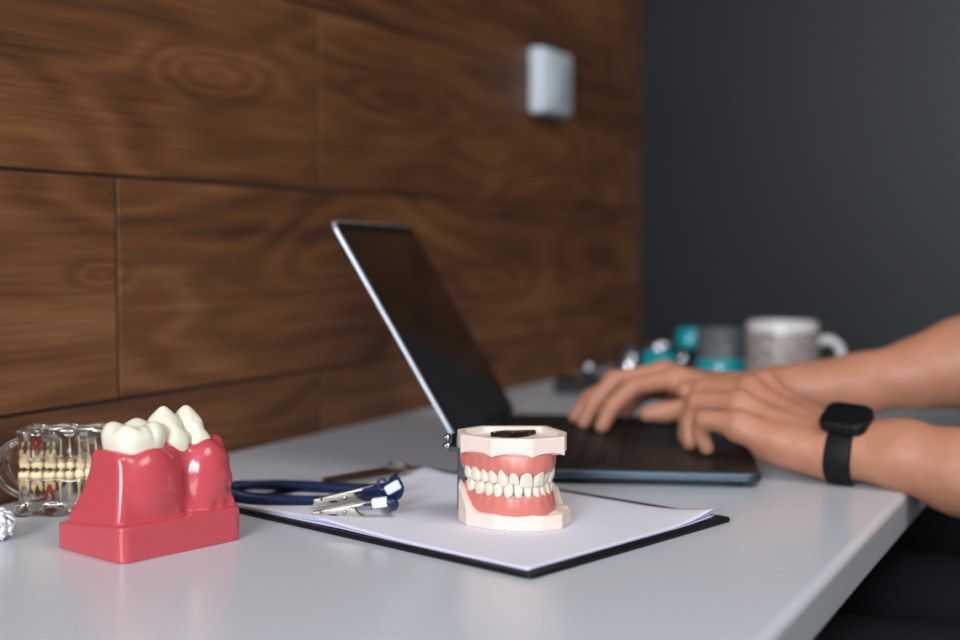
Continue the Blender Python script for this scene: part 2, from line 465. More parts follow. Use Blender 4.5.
from_bm('rivet', bm, M_steel, cb, True)

def sheet(z, dx, dy, rot, curls, m):
    nx, ny = 60, 44; L, Wd = .295, .208
    vs, fs = [], []
    def h(x, y):
        zz = 0.0
        for (cx, cy, rad, amp) in curls:
            d = math.hypot(x - cx, y - cy); zz += amp * max(0.0, 1 - d / rad) ** 2
        return zz
    for i in range(nx + 1):
        for j in range(ny + 1):
            x = -L / 2 + L * i / nx; y = -Wd / 2 + Wd * j / ny
            vs.append((x, y, h(x, y)))
    for i in range(nx):
        for j in range(ny):
            a = i * (ny + 1) + j; fs.append((a, a + ny + 1, a + ny + 2, a + 1))
    me = bpy.data.meshes.new('paper_sheet'); me.from_pydata(vs, [], fs); me.update()
    o = link('paper_sheet', me, m, None, True)
    s = o.modifiers.new('thickness', 'SOLIDIFY'); s.thickness = 0.00012; s.offset = 1
    c, s_ = math.cos(CR), math.sin(CR)
    bxx, byy = .0065 + dx, -.003 + dy
    o.location = (0.339 + c * bxx - s_ * byy, 0.848 + s_ * bxx + c * byy, z); o.rotation_euler = (0, 0, CR + R(rot))
    return o
k = .1475; q = .104
o = sheet(BT + .0001, -.001, .0002, 0.1, [(-.02, -q, .10, .0006)], M_paper)
tag(o, 'bottom white sheet lying directly on the black clipboard', 'paper', 'sheets of paper on the clipboard')
o = sheet(BT + .0003, .0005, .0005, -0.2, [(-.05, -q, .10, .0016), (k, q, .05, .002)], M_paper_lilac)
tag(o, 'lilac-tinted sheet showing a thin edge, second from the bottom', 'paper', 'sheets of paper on the clipboard')
o = sheet(BT + .0006, -.0006, .0009, 0.15, [(-.04, -q, .11, .0026), (k, q, .055, .004)], M_paper)
tag(o, 'white sheet just under the top sheet with splayed edge', 'paper', 'sheets of paper on the clipboard')
o = sheet(BT + .0009, .0, .0006, 0.0, [(-.05, -q, .12, .0036), (k, q, .06, .0062), (-k, q, .04, .003)], M_paper)
tag(o, 'topmost blank white sheet under the denture model, right corner curled up', 'paper', 'sheets of paper on the clipboard')
PT = BT + .00105

# ------------------------------------------------------------------ teeth
def tooth_mesh(name, w, d, h, kind, root=0.0, nroots=1, n=24, neck=1.0):
    """crown along +z, width on x, depth on y, all in metres; kind: incisor, canine, molar"""
    bm = bmesh.new(); rings = []
    def ring(sx, sy, z, cy=0.0, ex=2.4, zf=None):
        rg = []; nk = neck + (1 - neck) * min(1, max(0, z / (h * .55))); sx *= nk; sy *= nk
        for i in range(n):
            a = 2 * math.pi * i / n; c, s = math.cos(a), math.sin(a)
            x = sx * (abs(c) ** (2 / ex)) * (1 if c >= 0 else -1); y = sy * (abs(s) ** (2 / ex)) * (1 if s >= 0 else -1) + cy
            rg.append(bm.verts.new((x, y, z + (zf(x, y) if zf else 0))))
        rings.append(rg)
    if kind == 'incisor':
        ring(w * .2, d * .22, -h * .24, 0, 2.0)
        for t in (-.14, 0, .15, .35, .55, .75, .9, .97):
            sx = w / 2 * (.72 + .30 * math.sin(min(1, max(0, t) * 1.25) * math.pi / 2)); sy = d / 2 * (1 - .80 * max(0, t) ** 1.3)
            if t > .92: sx *= .95
            ring(sx, sy, h * t, -d * .12 * max(0, t), 2.6)
        ring(w * .38, d * .03, h, -d * .12, 2.6)
    elif kind == 'canine':
        ring(w * .2, d * .22, -h * .24, 0, 2.0)
        for t in (-.14, 0, .15, .35, .55, .7, .82, .92):
            sx = w / 2 * (.70 + .34 * math.sin(min(1, max(0, t) * 1.9) * math.pi / 2) - .95 * max(0, t - .6) ** 1.2); sy = d / 2 * (1 - .75 * max(0, t) ** 1.6)
            ring(sx, sy, h * t, -d * .08 * max(0, t), 2.3)
        ring(w * .10, d * .06, h, -d * .08, 2.0)
    else:
        ring(w * .25, d * .25, -h * .24, 0, 2.0)
        for t in (-.14, 0, .15, .35, .55, .75):
            s = .80 + .22 * math.sin(min(1, max(0, t) * 1.6) * math.pi / 2)
            ring(w / 2 * s, d / 2 * s * (1 - .10 * max(0, t)), h * t, 0, 3.0)
        cus = [(-.25 * w, -.27 * d), (.25 * w, -.27 * d), (-.25 * w, .27 * d), (.25 * w, .27 * d)] if kind == 'molar' else [(0, -.27 * d), (0, .27 * d)]
        def zf(x, y):
            return h * .20 * max(math.exp(-(((x - a) / (w * .19)) ** 2 + ((y - b) / (d * .17)) ** 2)) for a, b in cus)
        for s in (.92, .76, .56, .34, .14): ring(w / 2 * s, d / 2 * s * .92, h * (.90 - .12 * (1 - s)) , 0, 2.8, zf)
    if root and nroots == 1:
        pre = rings; rings = []
        for t in (1, .8, .55, .3, .1): ring(w * .30 * t ** .6, d * .32 * t ** .6, -root * (1 - t) - h * .14, 0, 2.0)
        rings.reverse(); allr = rings + pre
    else: allr = rings
    for a, b in zip(allr[:-1], allr[1:]):
        for i in range(n): bm.faces.new((a[i], a[(i + 1) % n], b[(i + 1) % n], b[i]))
    bm.faces.new(list(reversed(allr[0]))); bm.faces.new(allr[-1])
    if root and nroots == 2:
        for sgn in (-1, 1):
            tube(bm, [(sgn * w * .22, 0, h * .1), (sgn * w * .27, 0, -root * .35), (sgn * w * .26, 0, -root * .7), (sgn * w * .18, 0, -root)],
                 lambda i, w=w: w * (.22, .17, .12, .04)[i], 10)
    bmesh.ops.recalc_face_normals(bm, faces=bm.faces)
    me = bpy.data.meshes.new(name); bm.to_mesh(me); bm.free()
    for p in me.polygons: p.use_smooth = True
    return me

def inst(me, name, parent, loc, rot, scale=(1, 1, 1)):
    o = bpy.data.objects.new(name, me); COL.objects.link(o); o.parent = parent
    o.location = loc; o.rotation_euler = rot; o.scale = scale; return o

# arch curve (in cm): front toward -y, back toward +y
def arch(a, b, cy, n=400):
    ph = np.linspace(-math.pi / 2, math.pi / 2, n)
    x = a * np.sin(ph); y = cy - b * np.cos(ph)
    s = np.concatenate([[0], np.cumsum(np.hypot(np.diff(x), np.diff(y)))]); s -= s[n // 2]
    return x, y, s
def arch_at(A, s):
    x, y, S = A
    px, py = np.interp(s, S, x), np.interp(s, S, y)
    qx, qy = np.interp(s + .02, S, x), np.interp(s + .02, S, y)
    return px, py, math.atan2(qy - py, qx - px)

# ------------------------------------------------------------------ denture study model (closed jaws on the clipboard)
TY = thing('denture_model', 'closed pink and cream denture model of both jaws standing on the papers', 'dental model', (0.3932, 0.8225, PT), R(27.05 + 24))
TY.scale = (1.025, 1.025, 1.02)
S = 1.04
def turned(pts, deg):
    c, q = math.cos(R(deg)), math.sin(R(deg)); return [(x * c - y * q, x * q + y * c) for x, y in pts]
OUT = turned([(-2.3, 3.4), (-3.95, 1.6), (-3.7, -0.9), (-1.62, -2.85), (1.15, -3.15), (3.35, -2.0), (3.62, 0.2), (2.4, 3.4)], -24)
OUTL = turned([(-2.2, 3.4), (-3.5, 2.4), (-3.85, 0.5), (-3.3, -1.25), (-1.45, -2.75), (0.2, -3.15), (1.8, -3.05), (3.15, -2.45), (3.85, -0.6), (3.2, 2.6), (2.3, 3.4)], -24)
AU = arch(2.62, 4.75, 2.0); AL = arch(2.50, 4.60, 2.0)
UW = [.86, .68, .76, .70, .68, .98, .92]; LW = [.55, .60, .68, .70, .72, 1.05, 1.0]
def centers(ws):
    out = []; s = 0
    for w in ws: out.append(s + w / 2); s += w
    return out
def arch_field(P, A, ws):
    """distance to the arch line and the arc position of the nearest point"""
    x, y, s = A; xs, ys, ss = x[::4], y[::4], s[::4]
    d = np.full(len(P), 1e9); best = np.zeros(len(P))
    for i in range(len(xs)):
        q = (P[:, 0] - xs[i]) ** 2 + (P[:, 1] - ys[i]) ** 2
        m = q < d; d[m] = q[m]; best[m] = ss[i]
    cs = centers(ws); bump = np.zeros(len(P)); marg = np.zeros(len(P))
    for c, w in zip(cs, ws):
        g = np.exp(-((np.abs(best) - c) / (w * .36)) ** 2); bump += .07 * g; marg = np.maximum(marg, g)
    return np.sqrt(d), bump, marg
def side_scallop(x, y):
    # boundary of gum and plaster: arcs that meet at the corners of the base
    v = np.zeros_like(x); 
    for i in range(len(OUT) - 1):
        (x0, y0), (x1, y1) = OUT[i], OUT[i + 1]; L2 = (x1 - x0) ** 2 + (y1 - y0) ** 2
        t = ((x - x0) * (x1 - x0) + (y - y0) * (y1 - y0)) / L2
        dd = np.hypot(x - x0 - np.clip(t, 0, 1) * (x1 - x0), y - y0 - np.clip(t, 0, 1) * (y1 - y0))
        w = np.exp(-(dd / .5) ** 2) * (t > -.05) * (t < 1.05)
        v = np.maximum(v, w * np.sin(np.clip(t, 0, 1) * math.pi) ** .5)
    return v
def f_upper_plate(P):
    d2 = poly2(P[:, 0], P[:, 1], OUT)
    sc = side_scallop(P[:, 0], P[:, 1])
    zl = 4.88 + .30 * sc
    d = smax(smax(d2, zl - P[:, 2], .08), P[:, 2] - 6.25, .06)
    rec = smax(d2 + .55, 5.82 - P[:, 2], .12)                        # shallow bowl in the top
    return smax(d, -rec, .06)
def f_lower_base(P):
    d2 = poly2(P[:, 0], P[:, 1], OUTL) - .02
    sc = side_scallop(P[:, 0], P[:, 1])
    zt = 1.12 - .14 * sc + 1.9 * sstep(-.6, 2.9, P[:, 1]) * sstep(2.2, 3.0, np.abs(P[:, 0]))
    return smax(smax(d2, -P[:, 2], .05), P[:, 2] - zt, .08)
def f_upper_gum(P):
    d, b, m = arch_field(P, AU, UW)
    z = P[:, 2]; fl = .10 * sstep(4.0, 5.0, z)
    bot = 3.92 - .28 * (1 - m)
    g = smax(d - (.40 + b * sstep(5.2, 4.0, z) + fl + .12 * sstep(3.6, 4.3, z)), smax(bot - z, z - 5.4, .2), .16)
    g = smax(g, poly2(P[:, 0], P[:, 1], OUT) + .02 - .30 * np.clip(5.0 - z, 0, 1.6), .40)
    return smax(g, P[:, 1] - 2.5, .2)
def f_lower_gum(P):
    d, b, m = arch_field(P, AL, LW)
    z = P[:, 2]; fl = .22 * sstep(2.2, 1.2, z)
    top = 2.22 + .22 * (1 - m) + .35 * sstep(0.0, 2.4, P[:, 1])
    g = smax(d - (.38 + b * sstep(1.0, 2.2, z) + fl + .12 * sstep(2.6, 2.0, z)), smax(.8 - z, z - top, .2), .16)
    g = smax(g, poly2(P[:, 0], P[:, 1], OUTL) + .02 - .30 * np.clip(z - 1.2, 0, 1.6), .40)
    return smax(g, P[:, 1] - 2.5, .2)
lo, hi = (-4.0, -3.8, -0.2), (4.0, 3.6, 6.5)
v, f = nets(f_upper_plate, (-4, -3.8, 4.6), (4, 3.6, 6.4), .05, skip=2.5); net_mesh('upper_base', v, f, M_plaster, TY, .01)
v, f = nets(f_lower_base, (-4, -3.8, -.2), (4, 3.6, 3.2), .05, skip=2.5); net_mesh('lower_base', v, f, M_plaster, TY, .01)
v, f = nets(f_upper_gum, (-4, -3.8, 3.3), (4, 3.0, 5.7), .055, skip=2.5); net_mesh('upper_gum', v, f, M_gum, TY, .01)['label'] = 'pink upper gum'
v, f = nets(f_lower_gum, (-4, -3.8, .6), (4, 3.0, 3.1), .055, skip=2.5); net_mesh('lower_gum', v, f, M_gum, TY, .01)['label'] = 'pink lower gum'
ti = tooth_mesh('tooth_incisor', .01, .008, .01, 'incisor'); tcn = tooth_mesh('tooth_canine', .01, .01, .01, 'canine')
tp = tooth_mesh('tooth_premolar', .01, .012, .01, 'premolar'); tm = tooth_mesh('tooth_molar', .01, .01, .01, 'molar')
for me in (ti, tcn, tp, tm): me.materials.append(M_tooth)
kinds = [ti, ti, tcn, tp, tp, tm, tm]
UH = [1.10, .98, 1.08, .90, .86, .82, .76]; LH = [.92, .92, 1.02, .90, .86, .80, .76]
for side in (-1, 1):
    for i in range(7):
        c = centers(UW)[i]; x, y, a = arch_at(AU, side * c)
        # outward direction is -normal; crowns point down
        w = UW[i]; dz = -.06 if i == 1 else 0
        dep = .80 if i < 3 else (.72 if i < 5 else .95)
        o = inst(kinds[i], 'upper_tooth', TY, (0, 0, 0), (0, 0, 0), (w * 1.04, dep, UH[i]))
        nx, ny = math.sin(a), -math.cos(a)
        x += nx * .16; y += ny * .16
        zt = 4.03 - dz - .02 * i
        o.matrix_local = Matrix.Translation((x * .01, y * .01, zt * .01)) @ Matrix.Rotation(a, 4, 'Z') @ Matrix.Rotation(R(6 + 4 * math.sin(i * 2.3)), 4, 'X') @ Matrix.Diagonal((w * 1.04, dep, -UH[i], 1))
        c = centers(LW)[i]; x, y, a = arch_at(AL, side * c)
        w = LW[i]; nx, ny = math.sin(a), -math.cos(a)
        x += nx * .14; y += ny * .14
        o = inst(kinds[i], 'lower_tooth', TY, (0, 0, 0), (0, 0, 0))
        dep = .66 if i < 3 else (.68 if i < 5 else .92)
        o.matrix_local = Matrix.Translation((x * .01, y * .01, (2.18 + .035 * max(0, i - 2)) * .01)) @ Matrix.Rotation(a, 4, 'Z') @ Matrix.Rotation(R(-3), 4, 'X') @ Matrix.Diagonal((w * 1.0, dep, LH[i], 1))
# dark metal magnet plate in the top bowl
bm = bmesh.new(); pts = []
rr = random.Random(3)
for i in range(22):
    a = 2 * math.pi * i / 22; r_ = 1 + .18 * math.sin(3 * a + 1) + .08 * math.sin(5 * a)
    pts.append((1.55 * r_ * math.cos(a), .72 * r_ * math.sin(a)))
prism(bm, [((x + .45) * .01, (y * 1.25 + 1.15) * .01) for x, y in pts], .0580, .0612)
o = from_bm('mounting_plate', bm, mat('blackened_metal', (34, 28, 24), rough=.3, metal=.7), TY); bevel_mod(o, .0004)
o['label'] = 'dark metal plate in the hollow top'
for x, y in ((-1.0, 1.1), (.1, 1.7), (.2, .8), (1.1, 1.2)):
    bm = bmesh.new(); lathe(bm, [(0, .0622), (.0006, .0620), (.0009, .0612), (0, .0612)][::-1], 12, Matrix.Translation((x * .01, y * .01, 0))); from_bm('rivet', bm, M_steel, TY, True)
# hinge at the back left: upright bar, arm, two screws
hg = empty('hinge', (-.0255, .0345, 0)); hg.parent = TY; hg.rotation_euler = (0, 0, R(-52))
bm = bmesh.new(); bx(bm, (-.002, -.002, .004), (.005, .003, .048), .0008, 2); from_bm('hinge_bar', bm, M_dark_steel, hg)
bm = bmesh.new(); bx(bm, (-.0065, -.005, .046), (.002, .003, .050), .0006, 1); bx(bm, (-.0065, -.005, .046), (-.0045, .003, .0585), .0006, 1); bx(bm, (-.002, -.004, .049), (.004, .012, .057), .0006, 1)
from_bm('hinge_bracket', bm, M_dark_steel, hg)
for z, r_ in ((.0565, .0022), (.0505, .0026)):
    bm = bmesh.new(); cyl(bm, (-.007, -.0085, z), (-.007, -.002, z), r_, 16, .0005); cyl(bm, (-.007, -.0105, z), (-.007, -.0085, z), r_ * .6, 12); from_bm('screw', bm, M_chrome, hg, True)

# ------------------------------------------------------------------ large pink three-tooth model
PK = thing('tooth_model', 'large glossy pink gum block with three oversized cream teeth', 'dental model', (.2025, .6655, DZ + .0003), R(76.3))
def f_pk_base(P):
    x, y, z = P[:, 0], P[:, 1], P[:, 2]
    q = sbox(P, (.12, .65, 1.12), (4.85, 3.8, 1.17), .14)
    d2 = sbox(np.stack([x, y, z * 0], -1), (.12, .65, 0), (4.85, 3.8, 9), .75)
    return smax(smax(q, d2, .05), z - (2.27 - .09 * np.maximum(y + 2.4, 0)), .08)
def f_pk_gum(P):
    x, y, z = P[:, 0], P[:, 1], P[:, 2]
    s = np.clip((6.8 - z) / 4.6, 0, 1.0) ** 1.8
    top = 6.72 - .22 * np.cos((x + 2.0) * 1.35) + .1 * sstep(2.6, 4.0, x)
    xmin = -3.75 - .75 * s; xmax = 4.85 + .05 * s
    ymin = -1.55 - .95 * s ** .6; ymax = 1.75 + 1.75 * s
    core = smax(smax(xmin - x, x - xmax, .7), smax(ymin - y, y - ymax, .5), .6)
    core = smax(core, z - top, .7); core = smax(core, 1.0 - z, .1)
    b1 = ell(P, (-1.35, -1.40, 4.25), (2.35, 1.40, 2.65))
    b2 = ell(P, (3.25, -1.35, 4.3), (1.75, 1.45, 2.6))
    val = ell(P, (1.25, -3.1, 4.4), (.80, 1.45, 3.0))
    d = smax(core, -val, .7)
    d = smin(d, b1, .35); d = smin(d, b2, .35)
    # ripples of the tissue at the far end and at the foot
    d = d - .045 * np.sin(z * 4.2 + x * 2.0) * sstep(3.0, 4.4, x) - .05 * np.sin(x * 5.5) * sstep(3.2, 2.4, z) * sstep(.5, 1.5, x)
    return smax(d, 1.0 - z, .05)
def f_pk_all(P):
    return smin(f_pk_base(P), f_pk_gum(P), .14)
v, f = nets(f_pk_all, (-5.2, -4.0, -.3), (5.6, 4.6, 7.0), .08, skip=2.6); net_mesh('gum_block', v, f, M_pink, PK, .01, loc=(0, 0, 0))
def crown(P, c, hx, hy, z0, z1, cusps, rr=.7):
    x, y, z = P[:, 0] - c[0], P[:, 1] - c[1], P[:, 2]
    t = np.clip((z - z0) / (z1 - z0), 0, 1)
    sc = .86 + .14 * np.sin(np.clip(t * 1.5, 0, 1) * math.pi / 2) - .12 * np.clip(t - .7, 0, 1)
    ex = 3.0
    d2 = ((np.abs(x) / (hx * sc)) ** ex + (np.abs(y) / (hy * sc)) ** ex) ** (1 / ex) - 1
    d2 = d2 * min(hx, hy)
    top = np.full(len(P), z1 - .55)
    for cx, cy, a, w in cusps: top = np.maximum(top, z1 - .55 + a * np.exp(-(((x - cx) / w) ** 2 + ((y - cy) / w) ** 2)))
    groove = np.zeros(len(P))
    for gx in (set([0.0]) if len(cusps) >= 4 else []):
        groove = .16 * np.exp(-((x - gx - .35) / .22) ** 2) * sstep(z0 + .6, z1 - .2, z)
    d = smax(d2 + groove, (z - top) * .75, rr * .7)
    return smax(d, z0 - z, .2)
def addcrown(nm, fn, lo, hi, lab):
    v, f = nets(fn, lo, hi, .06, skip=2.6); o = net_mesh(nm, v, f, M_tooth_big, PK, .01); o['label'] = lab
addcrown('molar_crown', lambda P: crown(P, (-1.55, .0), 1.85, 1.85, 6.0, 8.50, [(-1.05, -.85, .42, .75), (.0, -.95, .30, .6), (1.05, -.85, .48, .80), (-.95, .85, .50, .85), (.85, .85, .55, .85)], .75), (-4.7, -2.6, 5.4), (.8, 2.6, 9.2), 'broad cream molar crown')
addcrown('premolar_crown', lambda P: smin(crown(P, (1.15, .45), 1.0, 1.2, 6.0, 8.95, [(.05, .1, .75, .70)], .85), crown(P, (1.15, -.70), .95, .85, 6.0, 8.05, [(0, 0, .5, .6)], .9), .30), (-.6, -2.2, 5.3), (2.8, 2.4, 9.9), 'tall pointed cream crown beside the molar')
addcrown('premolar_crown', lambda P: smin(crown(P, (2.95, .40), .92, 1.2, 6.0, 8.85, [(.05, .1, .75, .70)], .85), crown(P, (3.0, -.70), .90, .85, 6.0, 7.8, [(0, 0, .5, .6)], .9), .30), (1.4, -2.3, 5.3), (4.8, 2.4, 9.9), 'outermost pointed cream crown')

# ------------------------------------------------------------------ clear acrylic jaw model
CJ = thing('transparent_jaw_model', 'clear acrylic jaw model with yellowish rooted teeth inside, against the wall', 'dental model', (.0700, .7215, DZ + .0003), R(27 + 4))
CA = arch(2.7, 3.6, 1.6)
def half_body(z0, z1, plinth):
    def fn(P):
        x, y, z = P[:, 0], P[:, 1], P[:, 2]
        d2 = sbox(np.stack([x, y, z * 0], -1), (.2, .1, 0), (3.55, 2.15, 9), .9)
        inn = smax(np.abs(z - (z0 + z1) / 2) - (z1 - z0) / 2, d2, .18)
        rip = .07 * np.sin(x * 2.6) * np.sin(z * 2.0 + 1) 
        if plinth: inn = smin(inn, sbox(P, (.2, .1, .5), (3.6, 2.2, .5), .12), .05)
        return inn + rip * (np.abs(z - (z0 + z1) / 2) < 9)
    return fn
v, f = nets(half_body(.15, 2.85, True), (-4, -2.8, -.2), (4.4, 2.9, 3.4), .09, skip=2.6); net_mesh('lower_jaw_block', v, f, M_clear, CJ, .01)
v, f = nets(half_body(3.95, 6.30, False), (-4, -2.8, 3.6), (4.4, 2.9, 7.0), .09, skip=2.6); net_mesh('upper_jaw_block', v, f, M_clear, CJ, .01)
cm2 = tooth_mesh('clear_molar', .01, .008, .009, 'molar', .012, 2, neck=.62); cp1 = tooth_mesh('clear_premolar', .01, .008, .010, 'premolar', .014, 1, neck=.5)
cc1 = tooth_mesh('clear_canine', .01, .008, .011, 'canine', .016, 1, neck=.55); ci1 = tooth_mesh('clear_incisor', .01, .007, .011, 'incisor', .014, 1, neck=.6)
for me in (cm2, cp1, cc1, ci1): me.materials.append(M_yel_tooth)
row = [(cm2, -2.75, .86), (cm2, -1.85, .92), (cm2, -.9, .92), (cp1, -.12, .62), (cp1, .52, .62), (cc1, 1.2, .70), (ci1, 1.85, .58), (ci1, 2.45, .58), (ci1, 3.05, .6)]
for me, x, w in row:
    y = -1.62 + .03 * (x - 0) ** 2
    o = inst(me, 'lower_tooth', CJ, (0, 0, 0), (0, 0, 0)); o.matrix_local = Matrix.Translation((x * .01, y * .01, .0240)) @ Matrix.Rotation(R(2 * x), 4, 'Y') @ Matrix.Diagonal((w * 1.0, .8, .95, 1))
    o = inst(me, 'upper_tooth', CJ, (0, 0, 0), (0, 0, 0)); o.matrix_local = Matrix.Translation(((x + .1) * .01, y * .01, .0440)) @ Matrix.Rotation(R(-2 * x), 4, 'Y') @ Matrix.Diagonal((w * 1.0, .8, -.95, 1))
for x, z, s_ in ((-.9, 1.75, 1), (-1.75, 5.2, -1)):
    bm = bmesh.new(); 
    tube(bm, [(x * .01, -.0185, z * .01 + s_ * .006), (x * .01 - .002, -.0188, z * .01), (x * .01 - .003, -.0185, z * .01 - s_ * .006)], .0011, 8)
    tube(bm, [(x * .01, -.0185, z * .01 + s_ * .006), (x * .01 + .002, -.0188, z * .01), (x * .01 + .003, -.0185, z * .01 - s_ * .006)], .0011, 8)
    o = from_bm('nerve', bm, M_red, CJ, True)
for x in (.1, .5): 
    bm = bmesh.new(); bx(bm, (x * .01 - .002, -.0195, .0428), (x * .01 + .002, -.0160, .0440), .0004, 1); from_bm('gum_mark', bm, M_red, CJ)
# the clear hinge wire at the left end
for y_ in (-.012, .012):
    bm = bmesh.new(); tube(bm, catmull([(-.030, y_, .056), (-.043, y_, .050), (-.049, y_, .036), (-.044, y_, .022), (-.032, y_, .014)], 8), .0022, 10)
    from_bm('hinge_arm', bm, M_clear, CJ, True)
bm = bmesh.new(); cyl(bm, (-.049, -.016, .036), (-.049, .016, .036), .0035, 16, .0006); from_bm('hinge_pin', bm, M_clear, CJ, True)

# crumpled tissue at the left border
def f_tis(P):
    d = ell(P, (0, 0, .95), (1.5, 1.3, 1.0))
    x, y, z = P[:, 0], P[:, 1], P[:, 2]
    n = np.abs(np.sin(x * 4.1 + 2 * np.sin(y * 3.3))) + np.abs(np.sin(y * 5.2 + 2 * np.sin(z * 4.0))) + np.abs(np.sin(z * 5.7 + 1.5 * np.sin(x * 4.4)))
    return smax(d + .30 - .16 * n, .02 - z, .05)
v, f = nets(f_tis, (-2.2, -2, -.2), (2.2, 2, 2.4), .06, skip=3, relax=0)
o = net_mesh('crumpled_tissue', v, f, M_cotton, None, .0115, loc=(.0925, .6250, DZ)); tag(o, 'crumpled ball of white tissue on the desk before the clear jaw model', 'tissue')

# ------------------------------------------------------------------ bib holder: coiled blue cord with two alligator clips
BH = thing('bib_chain', 'blue coiled bib cord with two silver alligator clips lying on the papers', 'bib holder', (.22, .83, 0))
def wl_(o): o.location = (-.22, -.83, 0); return o
Zc = PT + .0044
path = [(.2800, .8270, Zc + .004), (.2730, .8235, Zc + .001), (.2593, .8150, Zc), (.2392, .8050, Zc), (.2158, .7946, Zc), (.1934, .7890, Zc), (.1730, .7918, Zc), (.1560, .8031, Zc), (.1490, .8187, Zc),
        (.1585, .8339, Zc), (.1834, .8446, Zc), (.2142, .8515, Zc), (.2413, .8566, Zc), (.2560, .8590, Zc + .001), (.2650, .8610, Zc + .003), (.2700, .8640, Zc + .008), (.2690, .8630, Zc + .0115)]
pp = catmull(path, 60)
dist = [0]
for a, b in zip(pp[:-1], pp[1:]): dist.append(dist[-1] + float(np.linalg.norm(b - a)))
tot = dist[-1]; n = int(tot / .00040); ss = [tot * i / n for i in range(n + 1)]
X = np.array(pp); rs = np.stack([np.interp(ss, dist, X[:, i]) for i in range(3)], -1)
bm = bmesh.new(); tube(bm, rs, lambda i: .0039 + .0010 * math.sin(i * 2 * math.pi / 5.0), 12)
wl_(from_bm('cord', bm, M_blue, BH, True))
def gator(loc, rz, tilt, roll=0, nm='alligator_clip'):
    g = empty(nm, (loc[0] - .22, loc[1] - .83, loc[2])); g.parent = BH; g.rotation_euler = (R(roll), R(-tilt), rz)
    cmx = lambda pts: [(x * .01, y * .01) for x, y in pts]
    MX = Matrix.Rotation(R(90), 4, 'X')                     # polygon x,y -> x,z
    bm = bmesh.new()
    side = cmx([(0, 0.03), (4.6, 0.03), (4.6, .16), (3.7, .2), (3.35, .42), (3.0, .82), (2.4, .80), (1.2, .52), (.1, .30), (0, .2)])
    for y0 in (.0022, -.0018): prism(bm, side, 0, .0004, Matrix.Translation((0, y0, 0)) @ MX)
    bx(bm, (0, -.0022, .0), (.046, .0022, .0005)); bx(bm, (0, -.0024, .0006), (.004, .0024, .0028), .0006, 1)
    from_bm('lower_jaw', bm, M_steel, g)
    bm = bmesh.new()
    T = Matrix.Translation((.001, 0, .0045)) @ Matrix.Rotation(R(-11.5), 4, 'Y')
    bx(bm, (0, -.0026, 0), (.045, .0026, .0006), .0002, 1, T)
    bx(bm, (.006, -.0026, -.0012), (.036, -.0021, .0004), 0, 1, T); bx(bm, (.006, .0021, -.0012), (.036, .0026, .0004), 0, 1, T)
    bx(bm, (-.001, -.0026, -.0022), (.005, .0026, .0008), .0007, 2, T)
    from_bm('upper_jaw', bm, M_steel, g)
    bm = bmesh.new(); cyl(bm, (.0235, -.0036, .0052), (.0235, .0036, .0052), .0015, 14, .0003); from_bm('pivot_rivet', bm, M_chrome, g, True)
    bm = bmesh.new(); bx(bm, (.012, -.00245, .0022), (.018, -.0021, .0036), .0003, 1); from_bm('spring_slot', bm, M_black, g)
    return g
gator((.2599, .7669, PT + .0002), R(22.4), 0, 0)
gator((.2457, .7890, PT + .0040), R(25), 2.5, 0)
def sleeve(c, rz, tilt, L_=.011, w=.0062):
    bm = bmesh.new(); M4 = Matrix.Translation(Vector(c)) @ Matrix.Rotation(rz, 4, 'Z') @ Matrix.Rotation(R(-tilt), 4, 'Y')
    bx(bm, (-L_ / 2, -w / 2, -.0036), (L_ / 2, w / 2, .0036), .0016, 3, M4)
    wl_(from_bm('sleeve', bm, M_white_plastic, BH, True))
sleeve((.3050, .7850, PT + .0125), R(22.4), 8, .0115, .0066)
sleeve((.2985, .8140, PT + .0180), R(25), 30, .012, .0066)
ringp = [(.2915 + .0035 * math.cos(t) * .92, .8105 + .0035 * math.cos(t) * .39, PT + .0200 + .0040 * math.sin(t)) for t in [k * math.pi / 10 for k in range(19)]]
bm = bmesh.new(); tube(bm, ringp, .0011, 10); wl_(from_bm('ring', bm, M_blue, BH, True))
for pts in ([(.2985, .8160, PT + .0205), (.3010, .8172, PT + .0200), (.3015, .8185, PT + .0155), (.2980, .8200, PT + .0105), (.2890, .8240, PT + .0080), (.2770, .8270, PT + .0060)],
            [(.3090, .7870, PT + .0130), (.3135, .7895, PT + .0120), (.3120, .7925, PT + .0090), (.3040, .8010, PT + .0065), (.2920, .8160, PT + .0050), (.2800, .8250, PT + .0050)]):
    bm = bmesh.new(); tube(bm, catmull(pts, 8), .0034, 12); wl_(from_bm('cord_end', bm, M_blue, BH, True))

# ------------------------------------------------------------------ laptop
LZ = DZ + .0046
YAW = R(27.05 - 7.75)
LP = thing('laptop', 'open grey laptop with black screen standing behind the denture model', 'laptop', (.2812, .9635, LZ), YAW)
Lx, Ly, Lt = .245, .352, .0085
bm = bmesh.new(); prism(bm, rrect(0, 0, Lx, Ly, .012), .0, Lt); o = from_bm('base', bm, M_alu, LP, False); bevel_mod(o, .0022, 4)
bm = bmesh.new(); prism(bm, rrect(.003, .003, Lx - .003, Ly - .003, .010), Lt, Lt + .0004); o = from_bm('deck', bm, M_deck, LP)
kb = empty('keyboard', (.018, .020, Lt)); kb.parent = LP
bm = bmesh.new(); bx(bm, (0, 0, .0004), (.112, .315, .0007)); from_bm('key_bed', bm, M_key, kb)
bm = bmesh.new(); bx(bm, (-.0079, -.0085, 0), (.0079, .0085, .0016), .0012, 2)
bmesh.ops.recalc_face_normals(bm, faces=bm.faces); km = bpy.data.meshes.new('key'); bm.to_mesh(km); bm.free(); km.materials.append(M_key)
